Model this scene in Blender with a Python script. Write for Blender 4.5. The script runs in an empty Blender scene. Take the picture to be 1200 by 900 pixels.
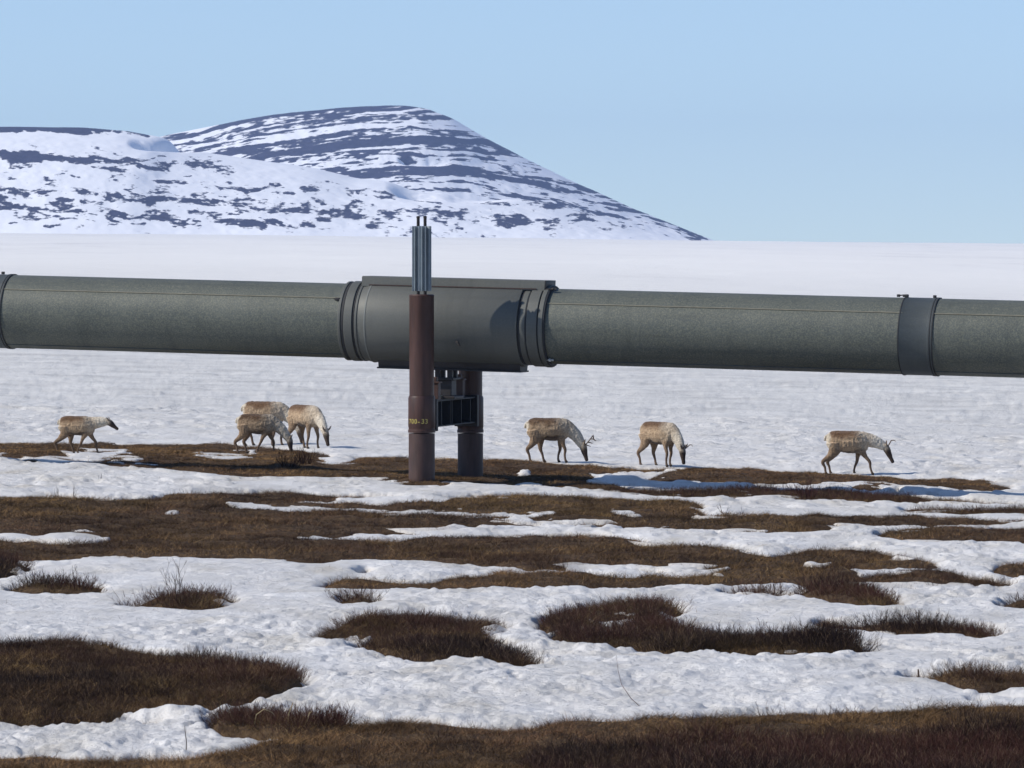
import bpy, bmesh, math, random
import numpy as np
from mathutils import Vector, Matrix
R = math.radians
random.seed(7); rng = np.random.default_rng(11)
S = bpy.context.scene
COL = S.collection

# ------------------------------------------------------------------ view geometry
F = 6200.0            # focal length in photo pixels (1200 wide)
H = 4.55              # eye height
V0 = 286.0            # row of the level horizon
PITCH = math.atan((450 - V0) / F)
cp, sp = math.cos(PITCH), math.sin(PITCH)

def project(x, y, z):
    """world -> photo pixel (used to lay out the ground plan)"""
    zz = z - H
    dep = y * cp - zz * sp
    up = y * sp + zz * cp
    return 600 + F * x / dep, 450 - F * up / dep

def sstep(a, b, x):
    t = np.clip((x - a) / (b - a), 0, 1)
    return t * t * (3 - 2 * t)

# ------------------------------------------------------------------ noise
def _hash(ix, iy, seed):
    h = (ix.astype(np.int64) * 374761393 + iy.astype(np.int64) * 668265263 + seed * 1442695041) & 0xFFFFFFFF
    h = ((h ^ (h >> 13)) * 1274126177) & 0xFFFFFFFF
    h = ((h ^ (h >> 16)) * 2246822519) & 0xFFFFFFFF
    return ((h ^ (h >> 15)) & 0xFFFFFF).astype(np.float64) / 0xFFFFFF

def vnoise(x, y, seed=0):
    ix = np.floor(x); iy = np.floor(y)
    fx = x - ix; fy = y - iy
    fx = fx * fx * fx * (fx * (fx * 6 - 15) + 10); fy = fy * fy * fy * (fy * (fy * 6 - 15) + 10)
    a = _hash(ix, iy, seed); b = _hash(ix + 1, iy, seed)
    c = _hash(ix, iy + 1, seed); d = _hash(ix + 1, iy + 1, seed)
    return (a + (b - a) * fx) * (1 - fy) + (c + (d - c) * fx) * fy - 0.5      # -0.5..0.5

def fbm(x, y, seed=0, octs=4, gain=0.5):
    s = 0; a = 1.0; t = 0
    c, n = 0.8, 0.6
    for k in range(octs):
        s = s + a * vnoise(x, y, seed + k * 17); t += a; a *= gain
        x, y = (c * x - n * y) * 2.03 + 3.7, (n * x + c * y) * 2.03 - 1.3
    return s / t * 2        # about -1..1

# ------------------------------------------------------------------ terrain
def zbase(x, d):
    tilt = -0.022 * sstep(75, 100, d) + 0.010 * sstep(300, 1500, d)
    xx = 500 * np.tanh(x / 500)
    z = tilt * xx
    q = np.clip((d - 150) / 3350, 0, None)
    z = z + np.where(q < 1, 8.35 * np.power(np.clip(q, 0, 1), 1.3), 8.35 - (d - 3500) * 0.035)
    z = np.maximum(z, -60)
    z = z + 0.10 * fbm(x / 9, d / 9, 5, 2) * sstep(36, 44, d)
    return z

def ground_at(u, v, dz=0.07):
    """photo pixel -> point on the ground (dz above it)"""
    up = (450 - v) / F
    dy = cp + up * sp * 1.0; dzr = -sp + up * cp
    dx = (u - 600) / F
    t = 100.0
    for _ in range(40):
        x, y = dx * t, dy * t
        zt = float(zbase(np.array([x]), np.array([y]))[0]) + dz
        t = t * 0.4 + 0.6 * (zt - H) / dzr
    return Vector((dx * t, dy * t, H + dzr * t - dz))

# tundra patches (outline on the ground, traced) : type g = dry grass, m = mixed, s = dwarf shrub
T = []
def P(kind, *pts): T.append((kind, pts))
P('g',(-170,516),(0,517),(50,517),(167,518),(253,519),(290,521),(330,524),(370,530),(410,535),(477,535),(567,537),(613,537),(643,540),(673,542),(733,543),(767,546),(843,545),(900,548),(940,551),(1017,555),(1053,557),(1100,558),(1133,560),(1167,563),(1197,568),(1167,573),(1133,575),(1110,570),(1083,567),(1033,567),(1000,565),(960,564),(900,566),(853,565),(800,567),(770,572),(720,573),(633,570),(567,567),(480,564),(400,558),(333,558),(283,557),(217,552),(200,549),(143,546),(67,543),(27,541),(20,536),(0,532),(-170,528))
P('g',(460,560),(530,564),(528,569),(500,571),(468,569))
P('x',(70,530),(100,527),(150,528),(140,532),(115,533),(85,534))
P('x',(40,539),(60,537),(115,535),(130,536),(100,539),(60,541))
P('x',(143,536.5),(165,536.5),(160,540),(145,539.5))
P('x',(222,533),(240,531),(285,531),(300,535),(280,537),(255,536),(235,534.5))
P('x',(290,528),(298,526),(302,532),(294,533))
P('x',(370,534),(400,533),(418,537),(410,543),(385,542))
P('x',(690,555),(715,551),(735,549),(770,551),(775,555),(745,559),(760,562),(800,564),(860,564),(950,565),(850,569),(790,571),(740,571),(700,561))
P('x',(610,551),(620,550),(622,553),(610,555))
P('s',(690,574),(740,573),(800,573),(867,573),(933,571),(973,572),(993,575),(1033,578),(1100,582),(1200,588),(1370,592),(1370,597),(1200,592),(1100,587),(1000,586),(950,587),(900,583),(800,581),(740,578),(690,576))
P('g',(1000,568),(1030,566),(1035,573),(1010,574),(995,571))
P('g',(1043,575),(1055,573),(1058,577),(1046,579))
P('g',(1083,576),(1105,577),(1100,579),(1085,579))
P('s',(1053,594),(1100,593),(1150,594),(1200,594),(1370,594),(1370,602),(1200,600),(1140,600),(1060,598))
P('m',(-170,580),(0,580),(50,579),(87,579),(110,583),(177,582),(193,579),(233,577),(283,577),(300,575),(353,575),(373,578),(450,580),(500,584),(533,582),(600,580),(667,580),(733,582),(800,584),(820,586),(825,592),(815,600),(830,603),(943,603),(1033,603),(1077,602),(1100,604),(1167,607),(1370,606),(1370,611),(1200,611),(1120,613),(1067,614),(1000,614),(973,618),(967,623),(943,625),(900,623),(850,622),(800,620),(783,620),(730,617),(720,613),(640,610),(627,613),(587,613),(543,615),(520,622),(457,623),(433,624),(400,627),(367,626),(353,632),(400,633),(420,633),(467,631),(520,627),(567,625),(650,623),(683,624),(717,628),(750,633),(800,636),(850,639),(870,642),(887,648),(900,652),(913,650),(933,643),(973,640),(1007,640),(1033,644),(1083,653),(1103,662),(1083,665),(1053,666),(1013,669),(977,669),(930,667),(867,665),(843,667),(800,664),(753,665),(733,662),(667,662),(660,665),(620,667),(600,662),(550,658),(487,654),(443,653),(400,652),(377,658),(350,657),(333,653),(300,651),(233,650),(140,648),(67,652),(0,653),(-170,653))
P('x',(407,583),(430,583),(500,585),(530,585),(520,589),(480,589),(430,588),(410,587))
P('x',(263,587),(290,585),(320,588),(400,591),(460,595),(510,596),(567,597),(620,599),(622,604),(560,603),(500,602),(460,600),(400,597),(350,596),(300,594),(277,592))
P('x',(620,598),(650,598),(655,603),(622,603))
P('x',(718,598),(740,598),(748,602),(720,603))
P('x',(577,605),(620,604),(628,609),(600,609))
P('x',(192,600),(205,598),(212,600),(205,603),(195,603))
P('x',(-170,622),(0,623),(27,624),(43,627),(60,623),(103,623),(133,629),(110,632),(83,633),(50,631),(0,630),(-170,629))
P('x',(937,659),(953,657),(965,660),(977,658),(975,662),(955,663))
P('g',(370,684),(385,679),(400,675),(433,673),(443,678),(467,677),(497,679),(520,676),(533,671),(545,670),(558,677),(566,672),(580,668),(605,668),(615,672),(640,668),(700,670),(723,677),(737,678),(757,674),(757,688),(600,689),(533,691),(467,687),(400,686))
P('m',(750,676),(757,671),(800,673),(847,670),(867,664),(933,664),(977,666),(1000,668),(1007,675),(1050,671),(1057,667),(1100,668),(1133,672),(1160,678),(1193,685),(1190,688),(1167,688),(1100,687),(1050,688),(1000,687),(950,685),(917,681),(870,683),(800,683),(760,686),(750,688))
P('s',(933,692),(947,687),(1023,690),(1030,693),(1047,700),(1063,708),(1033,710),(987,707),(933,695))
P('s',(840,692),(870,690),(920,690),(935,694),(890,697),(850,695))
P('g',(415,667),(430,664),(440,667),(430,670),(417,669))
P('g',(1160,669),(1170,662),(1200,659),(1370,655),(1370,675),(1200,678),(1170,673))
P('m',(1027,623),(1040,620),(1080,618),(1130,617),(1200,616),(1370,614),(1370,636),(1200,635),(1150,635),(1100,637),(1047,636),(1040,630))
P('s',(1165,707),(1200,703),(1370,700),(1370,712),(1200,711),(1170,709))
P('s',(-170,655),(0,656),(20,657),(38,664),(20,670),(0,675),(-170,678))
P('s',(5,688),(20,684),(50,682),(80,682),(115,684),(123,690),(100,693),(60,692),(25,690))
P('s',(135,707),(160,705),(175,704),(185,701),(210,698),(250,697),(275,698),(278,703),(255,710),(240,714),(200,711),(177,709),(150,710))
P('s',(395,700),(400,698),(420,698),(447,701),(445,706),(420,708),(400,706))
P('d',(-170,757),(0,757),(20,756),(43,755),(83,757),(117,762),(140,766),(167,768),(213,772),(267,778),(317,784),(347,791),(362,803),(353,810),(333,812),(320,823),(290,825),(250,832),(200,833),(147,835),(133,842),(110,847),(53,852),(0,856),(-170,866))
P('g',(140,845),(150,842),(200,842),(203,845),(150,848))
P('g',(-170,887),(0,889),(50,892),(117,895),(167,890),(217,889),(267,884),(317,876),(337,873),(310,868),(263,864),(247,857),(245,843),(287,840),(317,844),(360,849),(400,855),(433,855),(493,855),(533,859),(583,860),(633,859),(687,852),(733,854),(767,850),(800,847),(850,844),(887,839),(933,840),(993,837),(1033,839),(1100,839),(1133,835),(1173,830),(1200,834),(1370,832),(1370,1010),(-170,1010))
P('s',(245,843),(287,840),(317,844),(360,849),(400,855),(400,868),(337,873),(310,868),(263,864),(247,857))
P('s',(1370,868),(1370,1010),(560,1010),(640,890),(800,882),(1000,872))
P('x',(680,869),(715,867),(722,873),(685,874))
P('d',(360,753),(377,743),(400,736),(433,731),(500,730),(540,732),(567,729),(593,733),(603,738),(580,742),(552,743),(583,751),(587,760),(613,768),(633,780),(630,786),(600,787),(570,782),(557,778),(527,782),(493,779),(463,772),(433,765),(410,759),(425,750),(420,746),(395,748),(375,756))
P('s',(630,735),(640,724),(667,716),(693,709),(733,706),(767,706),(797,710),(800,717),(780,722),(777,730),(800,741),(843,750),(933,750),(967,752),(1000,754),(1020,762),(1013,767),(933,764),(840,763),(800,767),(767,765),(720,760),(683,758),(657,753),(645,742))
P('x',(680,727),(690,724),(740,725),(747,728),(740,733),(690,733))
P('x',(685,740),(700,737),(735,738),(745,742),(735,746),(690,745))
P('s',(953,728),(970,726),(985,729),(1000,731),(1033,730),(1070,733),(1100,734),(1140,736),(1165,740),(1180,745),(1160,750),(1140,748),(1100,742),(1050,741),(1000,735),(960,731))
P('m',(1050,791),(1070,788),(1085,790),(1110,790),(1200,792),(1370,792),(1370,812),(1200,810),(1150,810),(1110,801),(1085,794))
P('g',(1130,818),(1150,816),(1163,818),(1140,821))

U0, V00, SU, SV = -200, 505, 1, 2            # raster of the ground plan : 1 px across, half px down
RW, RH = 1600, (1010 - V00) * SV
mask = np.zeros((RH, RW)); shrub = np.zeros((RH, RW)); hgt = np.zeros((RH, RW))
def fill(pts):
    us = np.array([p[0] for p in pts], float) - U0
    vs = (np.array([p[1] for p in pts], float) - V00) * SV
    r0 = max(0, int(math.floor(vs.min()))); r1 = min(RH, int(math.ceil(vs.max())) + 1)
    c0 = max(0, int(math.floor(us.min()))); c1 = min(RW, int(math.ceil(us.max())) + 1)
    yy, xx = np.mgrid[r0:r1, c0:c1]
    ins = np.zeros(yy.shape, bool)
    n = len(pts)
    for i in range(n):
        x1, y1, x2, y2 = us[i], vs[i], us[(i + 1) % n], vs[(i + 1) % n]
        if y1 == y2: continue
        c = ((y1 <= yy) != (y2 <= yy)) & (xx < (x2 - x1) * (yy - y1) / (y2 - y1) + x1)
        ins ^= c
    return (slice(r0, r1), slice(c0, c1)), ins
for kind, pts in T:
    sl, ins = fill(pts)
    if kind == 'x':
        mask[sl][ins] = 0
    else:
        mask[sl][ins] = 1
        shrub[sl][ins] = {'g': 0.0, 'm': 0.5, 'd': 0.72, 's': 1.0}[kind]
def blur(a, n, ax):
    k = np.ones(2 * n + 1) / (2 * n + 1)
    return np.apply_along_axis(lambda r: np.convolve(np.pad(r, n, mode='edge'), k, mode='valid'), ax, a)
soft = blur(blur(blur(blur(mask, 2, 1), 2, 0), 2, 1), 1, 0)
softer = blur(blur(blur(blur(mask, 5, 1), 5, 0), 4, 1), 4, 0)
_k = np.clip((V00 + np.arange(RH) / SV - 640) / 150, 0, 1)[:, None]
soft = soft * (1 - _k) + softer * _k
shrub_s = blur(blur(shrub, 8, 1), 4, 0)
wide = blur(blur(blur(blur(mask, 14, 1), 7, 0), 14, 1), 7, 0)

def sample(a, u, v):
    x = np.clip((u - U0), 0, RW - 1.001); y = np.clip((v - V00) * SV, 0, RH - 1.001)
    ix = x.astype(int); iy = y.astype(int); fx = x - ix; fy = y - iy
    return (a[iy, ix] * (1 - fx) + a[iy, ix + 1] * fx) * (1 - fy) + (a[iy + 1, ix] * (1 - fx) + a[iy + 1, ix + 1] * fx) * fy

def plan(x, d, zb):
    """tundra cover (soft 0..1, >0.5 bare) at ground points"""
    u, v = project(x, np.maximum(d, 5), zb + 0.07)
    m = sample(soft, u, v)
    m = np.where((v < V00 + 1) | (d < 5), 0.0, m)
    # beyond the traced area : patches of the same make, from noise
    wild = sstep(-0.05, 0.25, fbm(x / 4.5 + 7, d / 7, 31, 3)) * (d < 112)
    out = np.clip(np.maximum((-130 - u) / 40, (u - 1330) / 40), 0, 1)
    m = m * (1 - out) + wild * out
    m = np.where(d < 37.5, np.maximum(m, 0.9), m)
    edge = 4 * np.clip(m, 0, 1) * (1 - np.clip(m, 0, 1))
    m = m + 0.62 * edge * fbm(x / 0.40, d / 0.65, 41, 5, .72) + 0.20 * edge * fbm(x / 1.6, d / 2.5, 43, 2)
    # snow left in the hollows of the tundra, and bare spots melting through near the edges
    w_ = np.where((v < V00 + 1) | (d < 5), 0, sample(wide, u, v))
    band = sstep(.12, .45, w_) * sstep(1.0, .7, w_)
    fl = fbm(x / 1.7, d / 1.2, 45, 4, .6)
    m = m - .62 * sstep(.19 - .11 * sstep(62, 80, d), .44 - .12 * sstep(62, 80, d), fl) * sstep(1.02, .8, w_) * sstep(.2, .5, m)
    m = m + .75 * sstep(.30, .46, -fl) * sstep(.10, .40, w_)
    return m, u, v

def hummock(x, d):
    return 0.075 * fbm(x / 1.3, d / 1.3, 61, 3) + 0.05 * fbm(x / .45, d / .45, 63, 2)

def lumps(x, d):
    big = 0.055 * fbm(x / 3.2, d / 3.2, 71, 2)
    cup = np.abs(fbm(x / 0.75, d / 0.75, 73, 2))
    mid = 0.05 * (cup - 0.22)
    mid2 = 0.030 * fbm(x / 0.34, d / 0.6, 76, 4, .65)
    fine = 0.014 * fbm(x / 0.10, d / 0.18, 79, 2)
    patchy = 0.32 + 1.0 * sstep(-.25, .45, fbm(x / 3.2, d / 5, 83, 3))
    crust = .034 * sstep(-.05, .06, fbm(x / 2.1, d / 3.0, 84, 4, .6)) + .026 * sstep(-.04, .05, fbm(x / .8 + 9, d / 1.3, 86, 4, .6)) + .012 * sstep(-.05, .05, fbm(x / .33, d / .5, 88, 3, .6)) * sstep(105, 80, d)
    return big + crust * (.45 + .8 * sstep(-.35, .35, fbm(x / 5.5 + 3, d / 7, 89, 3))) - .03 + (mid + mid2 * sstep(150, 110, d) + fine * sstep(110, 70, d)) * patchy

def wide_field(x, d, zb):
    u, v = project(x, np.maximum(d, 5), zb + 0.07)
    w_ = sample(wide, u, v)
    return np.where((v < V00 + 1) | (d < 5), 0.0, w_)

def mound(x, d, wf):
    return (.15 - .07 * sstep(55, 80, d)) * sstep(.25, 1.0, wf)

def ground_h(x, d, m, zb, wf):
    w = sstep(0.35, 0.75, m)
    return zb + mound(x, d, wf) + hummock(x, d) * (0.35 + 0.65 * w)

def snow_h(x, d, m, zb, wf):
    far = sstep(48, 85, d)
    thick = 0.018 + (0.095 - .03 * far) * sstep(.60, .03, wf)
    t = np.clip((0.5 - m) / 0.42, -1.6, 1.0)
    t = np.where(t > 0, 0.6 * t + 0.4 * np.sqrt(np.clip(t, 0, 1)), t * 1.3)
    fade = sstep(330, 95, d)
    near = sstep(0.0, 0.9, t)
    return zb + mound(x, d, wf) + np.where(t > 0, thick * t, .09 * t) + lumps(x, d) * (0.3 + 0.7 * near) * (0.10 + 0.90 * fade) * (.35 + .65 * sstep(.7, .2, wf)) + 0.5 * fbm(x / 60, d / 60, 91, 3) * sstep(160, 900, d)

# ------------------------------------------------------------------ object helpers
def tag(o, label=None, cat=None, group=None, kind=None):
    if label: o['label'] = label
    if cat: o['category'] = cat
    if group: o['group'] = group
    if kind: o['kind'] = kind
    return o

def link(name, me, mat=None, parent=None):
    o = bpy.data.objects.new(name, me); COL.objects.link(o)
    if mat is not None and me is not None: me.materials.append(mat)
    if parent is not None: o.parent = parent
    return o

def empty(name, loc, rot=(0, 0, 0)):
    o = bpy.data.objects.new(name, None); COL.objects.link(o)
    o.location = loc; o.rotation_euler = rot; o.empty_display_size = 0.2
    return o

def mesh_np(name, verts, quads=None, tris=None, smooth=False):
    me = bpy.data.meshes.new(name)
    verts = np.ascontiguousarray(verts, np.float32)
    me.vertices.add(len(verts)); me.vertices.foreach_set('co', verts.ravel())
    nq = 0 if quads is None else len(quads); nt = 0 if tris is None else len(tris)
    loops = []
    if nq: loops.append(np.asarray(quads, np.int32).ravel())
    if nt: loops.append(np.asarray(tris, np.int32).ravel())
    loops = np.concatenate(loops)
    me.loops.add(len(loops)); me.loops.foreach_set('vertex_index', loops)
    starts = np.concatenate([np.arange(nq) * 4, nq * 4 + np.arange(nt) * 3]).astype(np.int32)
    me.polygons.add(nq + nt); me.polygons.foreach_set('loop_start', starts)
    if smooth: me.polygons.foreach_set('use_smooth', np.ones(nq + nt, bool))
    me.update(calc_edges=True)
    return me

def grid_quads(nr, nc):
    i = np.arange(nr * nc).reshape(nr, nc)
    return np.stack([i[:-1, :-1], i[:-1, 1:], i[1:, 1:], i[1:, :-1]], -1).reshape(-1, 4)

def vcol(me, name, cols):
    a = me.attributes.new(name, 'FLOAT_COLOR', 'POINT')
    c = np.ones((len(cols), 4), np.float32); c[:, :3] = cols
    a.data.foreach_set('color', c.ravel())

def vfloat(me, name, vals):
    a = me.attributes.new(name, 'FLOAT', 'POINT')
    a.data.foreach_set('value', np.ascontiguousarray(vals, np.float32))

class MB:
    """collects shapes into one mesh"""
    def __init__(s): s.bm = bmesh.new()
    def box(s, c, size, rot=None, bevel=0.0):
        m = Matrix.Translation(Vector(c))
        if rot is not None: m = m @ rot
        r = bmesh.ops.create_cube(s.bm, size=1.0, matrix=m @ Matrix.Diagonal((*size, 1)))
        if bevel:
            es = list({e for v in r['verts'] for e in v.link_edges})
            bmesh.ops.bevel(s.bm, geom=es, offset=bevel, segments=2, affect='EDGES', profile=.5)
        return s
    def lathe(s, prof, axis='Z', seg=64, org=(0, 0, 0), close=True, a0=0, a1=360):
        full = abs(a1 - a0) >= 360
        n = seg if full else seg + 1
        rings = []
        for (h, r) in prof:
            ring = []
            for k in range(n):
                a = R(a0 + (a1 - a0) * k / seg)
                c_, s_ = math.cos(a) * r, math.sin(a) * r
                p = (c_, s_, h) if axis == 'Z' else (h, c_, s_)
                ring.append(s.bm.verts.new(Vector(p) + Vector(org)))
            rings.append(ring)
        for A, B in zip(rings, rings[1:]):
            for k in range(n if full else n - 1):
                s.bm.faces.new((A[k], A[(k + 1) % n], B[(k + 1) % n], B[k]))
        if close and full:
            s.bm.faces.new(rings[0][::-1]); s.bm.faces.new(rings[-1])
        return s
    def tube(s, pts, rad, seg=8):
        pts = [Vector(p) for p in pts]
        if not hasattr(rad, '__len__'): rad = [rad] * len(pts)
        rings = []
        ref = Vector((0.13, 0.31, 0.94)).normalized()
        for i, p in enumerate(pts):
            t = (pts[min(i + 1, len(pts) - 1)] - pts[max(i - 1, 0)]).normalized()
            a = t.cross(ref)
            if a.length < 1e-3: a = t.cross(Vector((1, 0, 0)))
            a.normalize(); b = t.cross(a)
            rings.append([s.bm.verts.new(p + (a * math.cos(2 * math.pi * k / seg) + b * math.sin(2 * math.pi * k / seg)) * rad[i]) for k in range(seg)])
        for A, B in zip(rings, rings[1:]):
            for k in range(seg):
                s.bm.faces.new((A[k], A[(k + 1) % seg], B[(k + 1) % seg], B[k]))
        s.bm.faces.new(rings[0][::-1]); s.bm.faces.new(rings[-1])
        return s
    def prism(s, outline, axis_len, org=(0, 0, 0)):
        """outline in (y,z) extruded along x from axis_len[0] to [1]"""
        o = Vector(org)
        A = [s.bm.verts.new(o + Vector((axis_len[0], y, z))) for y, z in outline]
        B = [s.bm.verts.new(o + Vector((axis_len[1], y, z))) for y, z in outline]
        n = len(A)
        for k in range(n): s.bm.faces.new((A[k], A[(k + 1) % n], B[(k + 1) % n], B[k]))
        s.bm.faces.new(A[::-1]); s.bm.faces.new(B)
        return s
    def build(s, name, mat, parent=None, smooth=True, angle=35):
        bmesh.ops.recalc_face_normals(s.bm, faces=s.bm.faces)
        if smooth:
            for f in s.bm.faces: f.smooth = True
            for e in s.bm.edges:
                if len(e.link_faces) == 2 and e.calc_face_angle(0) > R(angle): e.smooth = False
        me = bpy.data.meshes.new(name); s.bm.to_mesh(me); s.bm.free()
        return link(name, me, mat, parent)

# ------------------------------------------------------------------ materials
def new_mat(name):
    m = bpy.data.materials.new(name); m.use_nodes = True
    nt = m.node_tree; b = nt.nodes['Principled BSDF']
    return m, nt, b
def N(nt, typ, **kw):
    n = nt.nodes.new(typ)
    for k, v in kw.items():
        if k in n.inputs: n.inputs[k].default_value = v
        else: setattr(n, k, v)
    return n
def noise(nt, vec, scale, detail=4, rough=.55, dist=0.0):
    n = N(nt, 'ShaderNodeTexNoise'); n.inputs['Scale'].default_value = scale
    n.inputs['Detail'].default_value = detail; n.inputs['Roughness'].default_value = rough
    n.inputs['Distortion'].default_value = dist
    if vec is not None: nt.links.new(vec, n.inputs['Vector'])
    return n.outputs['Fac']
def ramp(nt, fac, stops):
    r = N(nt, 'ShaderNodeValToRGB'); e = r.color_ramp.elements
    while len(e) < len(stops): e.new(0.5)
    for el, (p, c) in zip(e, stops):
        el.position = p; el.color = (*c, 1) if len(c) == 3 else c
    nt.links.new(fac, r.inputs['Fac'])
    return r.outputs['Color']
def mix(nt, fac, a, b, mode='MIX'):
    m = N(nt, 'ShaderNodeMix'); m.data_type = 'RGBA'; m.blend_type = mode
    for sock, val in ((m.inputs['Factor'], fac), (m.inputs['A'], a), (m.inputs['B'], b)):
        pass
    fi, ai, bi = m.inputs[0], m.inputs[6], m.inputs[7]
    for sock, val in ((fi, fac), (ai, a), (bi, b)):
        if hasattr(val, 'links'): nt.links.new(val, sock)
        elif isinstance(val, (int, float)): sock.default_value = val
        else: sock.default_value = (*val, 1)
    return m.outputs[2]
def bump(nt, b, height, strength, dist):
    n = N(nt, 'ShaderNodeBump'); n.inputs['Strength'].default_value = strength; n.inputs['Distance'].default_value = dist
    nt.links.new(height, n.inputs['Height']); nt.links.new(n.outputs['Normal'], b.inputs['Normal'])
def coords(nt, which='Object', scale=None):
    t = N(nt, 'ShaderNodeTexCoord').outputs[which]
    if scale:
        m = N(nt, 'ShaderNodeMapping'); m.inputs['Scale'].default_value = scale
        nt.links.new(t, m.inputs['Vector']); t = m.outputs['Vector']
    return t

# snow : old granular snow with dirt and meltwater stains, far drift shading painted in
m_snow, nt, b = new_mat('old_snow')
c = coords(nt)
dirt = noise(nt, coords(nt, scale=(0.9, 0.42, 0.9)), 1.0, 8, .68)
fine = noise(nt, coords(nt, scale=(1, .6, 1)), 8.0, 6, .72)
att = N(nt, 'ShaderNodeAttribute'); att.attribute_name = 'nearness'
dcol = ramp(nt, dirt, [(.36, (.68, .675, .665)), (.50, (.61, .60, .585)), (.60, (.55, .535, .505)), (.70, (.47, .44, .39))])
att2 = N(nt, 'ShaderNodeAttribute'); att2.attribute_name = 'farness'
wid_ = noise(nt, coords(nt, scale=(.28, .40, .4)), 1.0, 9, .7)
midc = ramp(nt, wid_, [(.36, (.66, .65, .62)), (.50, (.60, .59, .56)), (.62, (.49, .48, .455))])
farc = ramp(nt, noise(nt, coords(nt, scale=(.012, .0022, .012)), 1.0, 9, .72), [(.35, (.79, .78, .745)), (.55, (.75, .74, .71)), (.70, (.64, .63, .61))])  # far streaks put the faint shading of the drifts into the colour
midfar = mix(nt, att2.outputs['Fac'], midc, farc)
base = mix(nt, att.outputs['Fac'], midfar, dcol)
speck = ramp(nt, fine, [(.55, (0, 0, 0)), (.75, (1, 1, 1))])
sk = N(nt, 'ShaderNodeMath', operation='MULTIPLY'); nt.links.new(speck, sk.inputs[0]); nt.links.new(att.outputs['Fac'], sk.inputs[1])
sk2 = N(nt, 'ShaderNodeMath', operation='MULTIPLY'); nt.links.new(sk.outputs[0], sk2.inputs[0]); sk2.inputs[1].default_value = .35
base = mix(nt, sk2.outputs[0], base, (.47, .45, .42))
edge_att = N(nt, 'ShaderNodeAttribute'); edge_att.attribute_name = 'edge'
base = mix(nt, edge_att.outputs['Fac'], base, (.58, .53, .46))
nt.links.new(base, b.inputs['Base Color'])
b.inputs['Roughness'].default_value = .55; b.inputs['Specular IOR Level'].default_value = .25
bn = noise(nt, c, 7.0, 8, .72)
bump(nt, b, bn, .9, .06)
b1 = [n for n in nt.nodes if n.type == 'BUMP'][0]
b2 = N(nt, 'ShaderNodeBump'); b2.inputs['Distance'].default_value = .16; b2.inputs['Strength'].default_value = .9
nt.links.new(noise(nt, coords(nt, scale=(.7, 1.0, 1.0)), .9, 7, .66), b2.inputs['Height']); nt.links.new(b2.outputs['Normal'], b1.inputs['Normal'])

# tundra soil
m_soil, nt, b = new_mat('tundra_soil')
c = coords(nt)
col = ramp(nt, noise(nt, c, 9.0, 8, .7), [(.3, (.032, .020, .013)), (.5, (.066, .043, .026)), (.68, (.135, .090, .048))])
nt.links.new(col, b.inputs['Base Color']); b.inputs['Roughness'].default_value = .95; b.inputs['Specular IOR Level'].default_value = .1
bump(nt, b, noise(nt, c, 14, 6, .7), .8, .06)

# plants, coloured blade by blade
def plant_mat(name):
    m, nt, b = new_mat(name)
    a = N(nt, 'ShaderNodeAttribute'); a.attribute_name = 'tint'
    nt.links.new(a.outputs['Color'], b.inputs['Base Color'])
    b.inputs['Roughness'].default_value = .8; b.inputs['Specular IOR Level'].default_value = .12
    return m
m_grass = plant_mat('dry_grass_blades'); m_twig = plant_mat('twigs'); m_fur = None

# pipe jacket : weathered galvanised sheet
def jacket(name, c0, c1, stain, speck):
    m, nt, b = new_mat(name)
    c = coords(nt)
    n1 = noise(nt, c, 1.1, 5, .6); n2 = noise(nt, c, 36, 4, .8); n3 = noise(nt, coords(nt, scale=(.35, 6, 6)), 1.0, 4, .6)
    base = ramp(nt, n1, [(.3, c0), (.7, c1)])
    sp = ramp(nt, n2, [(.44, (0, 0, 0)), (.66, (1, 1, 1))])
    s2 = N(nt, 'ShaderNodeMath', operation='MULTIPLY'); nt.links.new(sp, s2.inputs[0]); s2.inputs[1].default_value = speck
    base = mix(nt, s2.outputs[0], base, stain)
    n4 = noise(nt, coords(nt, scale=(5.5, .7, .7)), 1.0, 5, .65)
    nmx = N(nt, 'ShaderNodeMath', operation='MAXIMUM'); nt.links.new(n3, nmx.inputs[0]); nt.links.new(n4, nmx.inputs[1]); n3 = nmx.outputs[0]
    st = ramp(nt, n3, [(.52, (0, 0, 0)), (.72, (1, 1, 1))])
    s3 = N(nt, 'ShaderNodeMath', operation='MULTIPLY'); nt.links.new(st, s3.inputs[0]); s3.inputs[1].default_value = .35
    base = mix(nt, s3.outputs[0], base, tuple(x * .72 for x in c0))
    nt.links.new(base, b.inputs['Base Color'])
    rr = N(nt, 'ShaderNodeMapRange'); nt.links.new(n2, rr.inputs[0]); rr.inputs[3].default_value = .42; rr.inputs[4].default_value = .68
    nt.links.new(rr.outputs[0], b.inputs['Roughness'])
    b.inputs['Metallic'].default_value = .15; b.inputs['Specular IOR Level'].default_value = .35
    bump(nt, b, noise(nt, c, 4, 4, .6), .12, .02)
    return m
m_jacket = jacket('galvanised_jacket', (.058, .068, .064), (.082, .092, .084), (.225, .225, .16), .55)
m_sleeve = jacket('painted_sleeve', (.083, .088, .081), (.100, .103, .093), (.17, .17, .15), .25)
m_band = jacket('dull_band', (.050, .060, .063), (.066, .077, .080), (.15, .155, .14), .2)
m_band2 = jacket('pale_highlight', (.15, .16, .15), (.19, .195, .18), (.2, .2, .18), .2)  # for the weld bead : paler than the sleeve, a highlight line painted in
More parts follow.
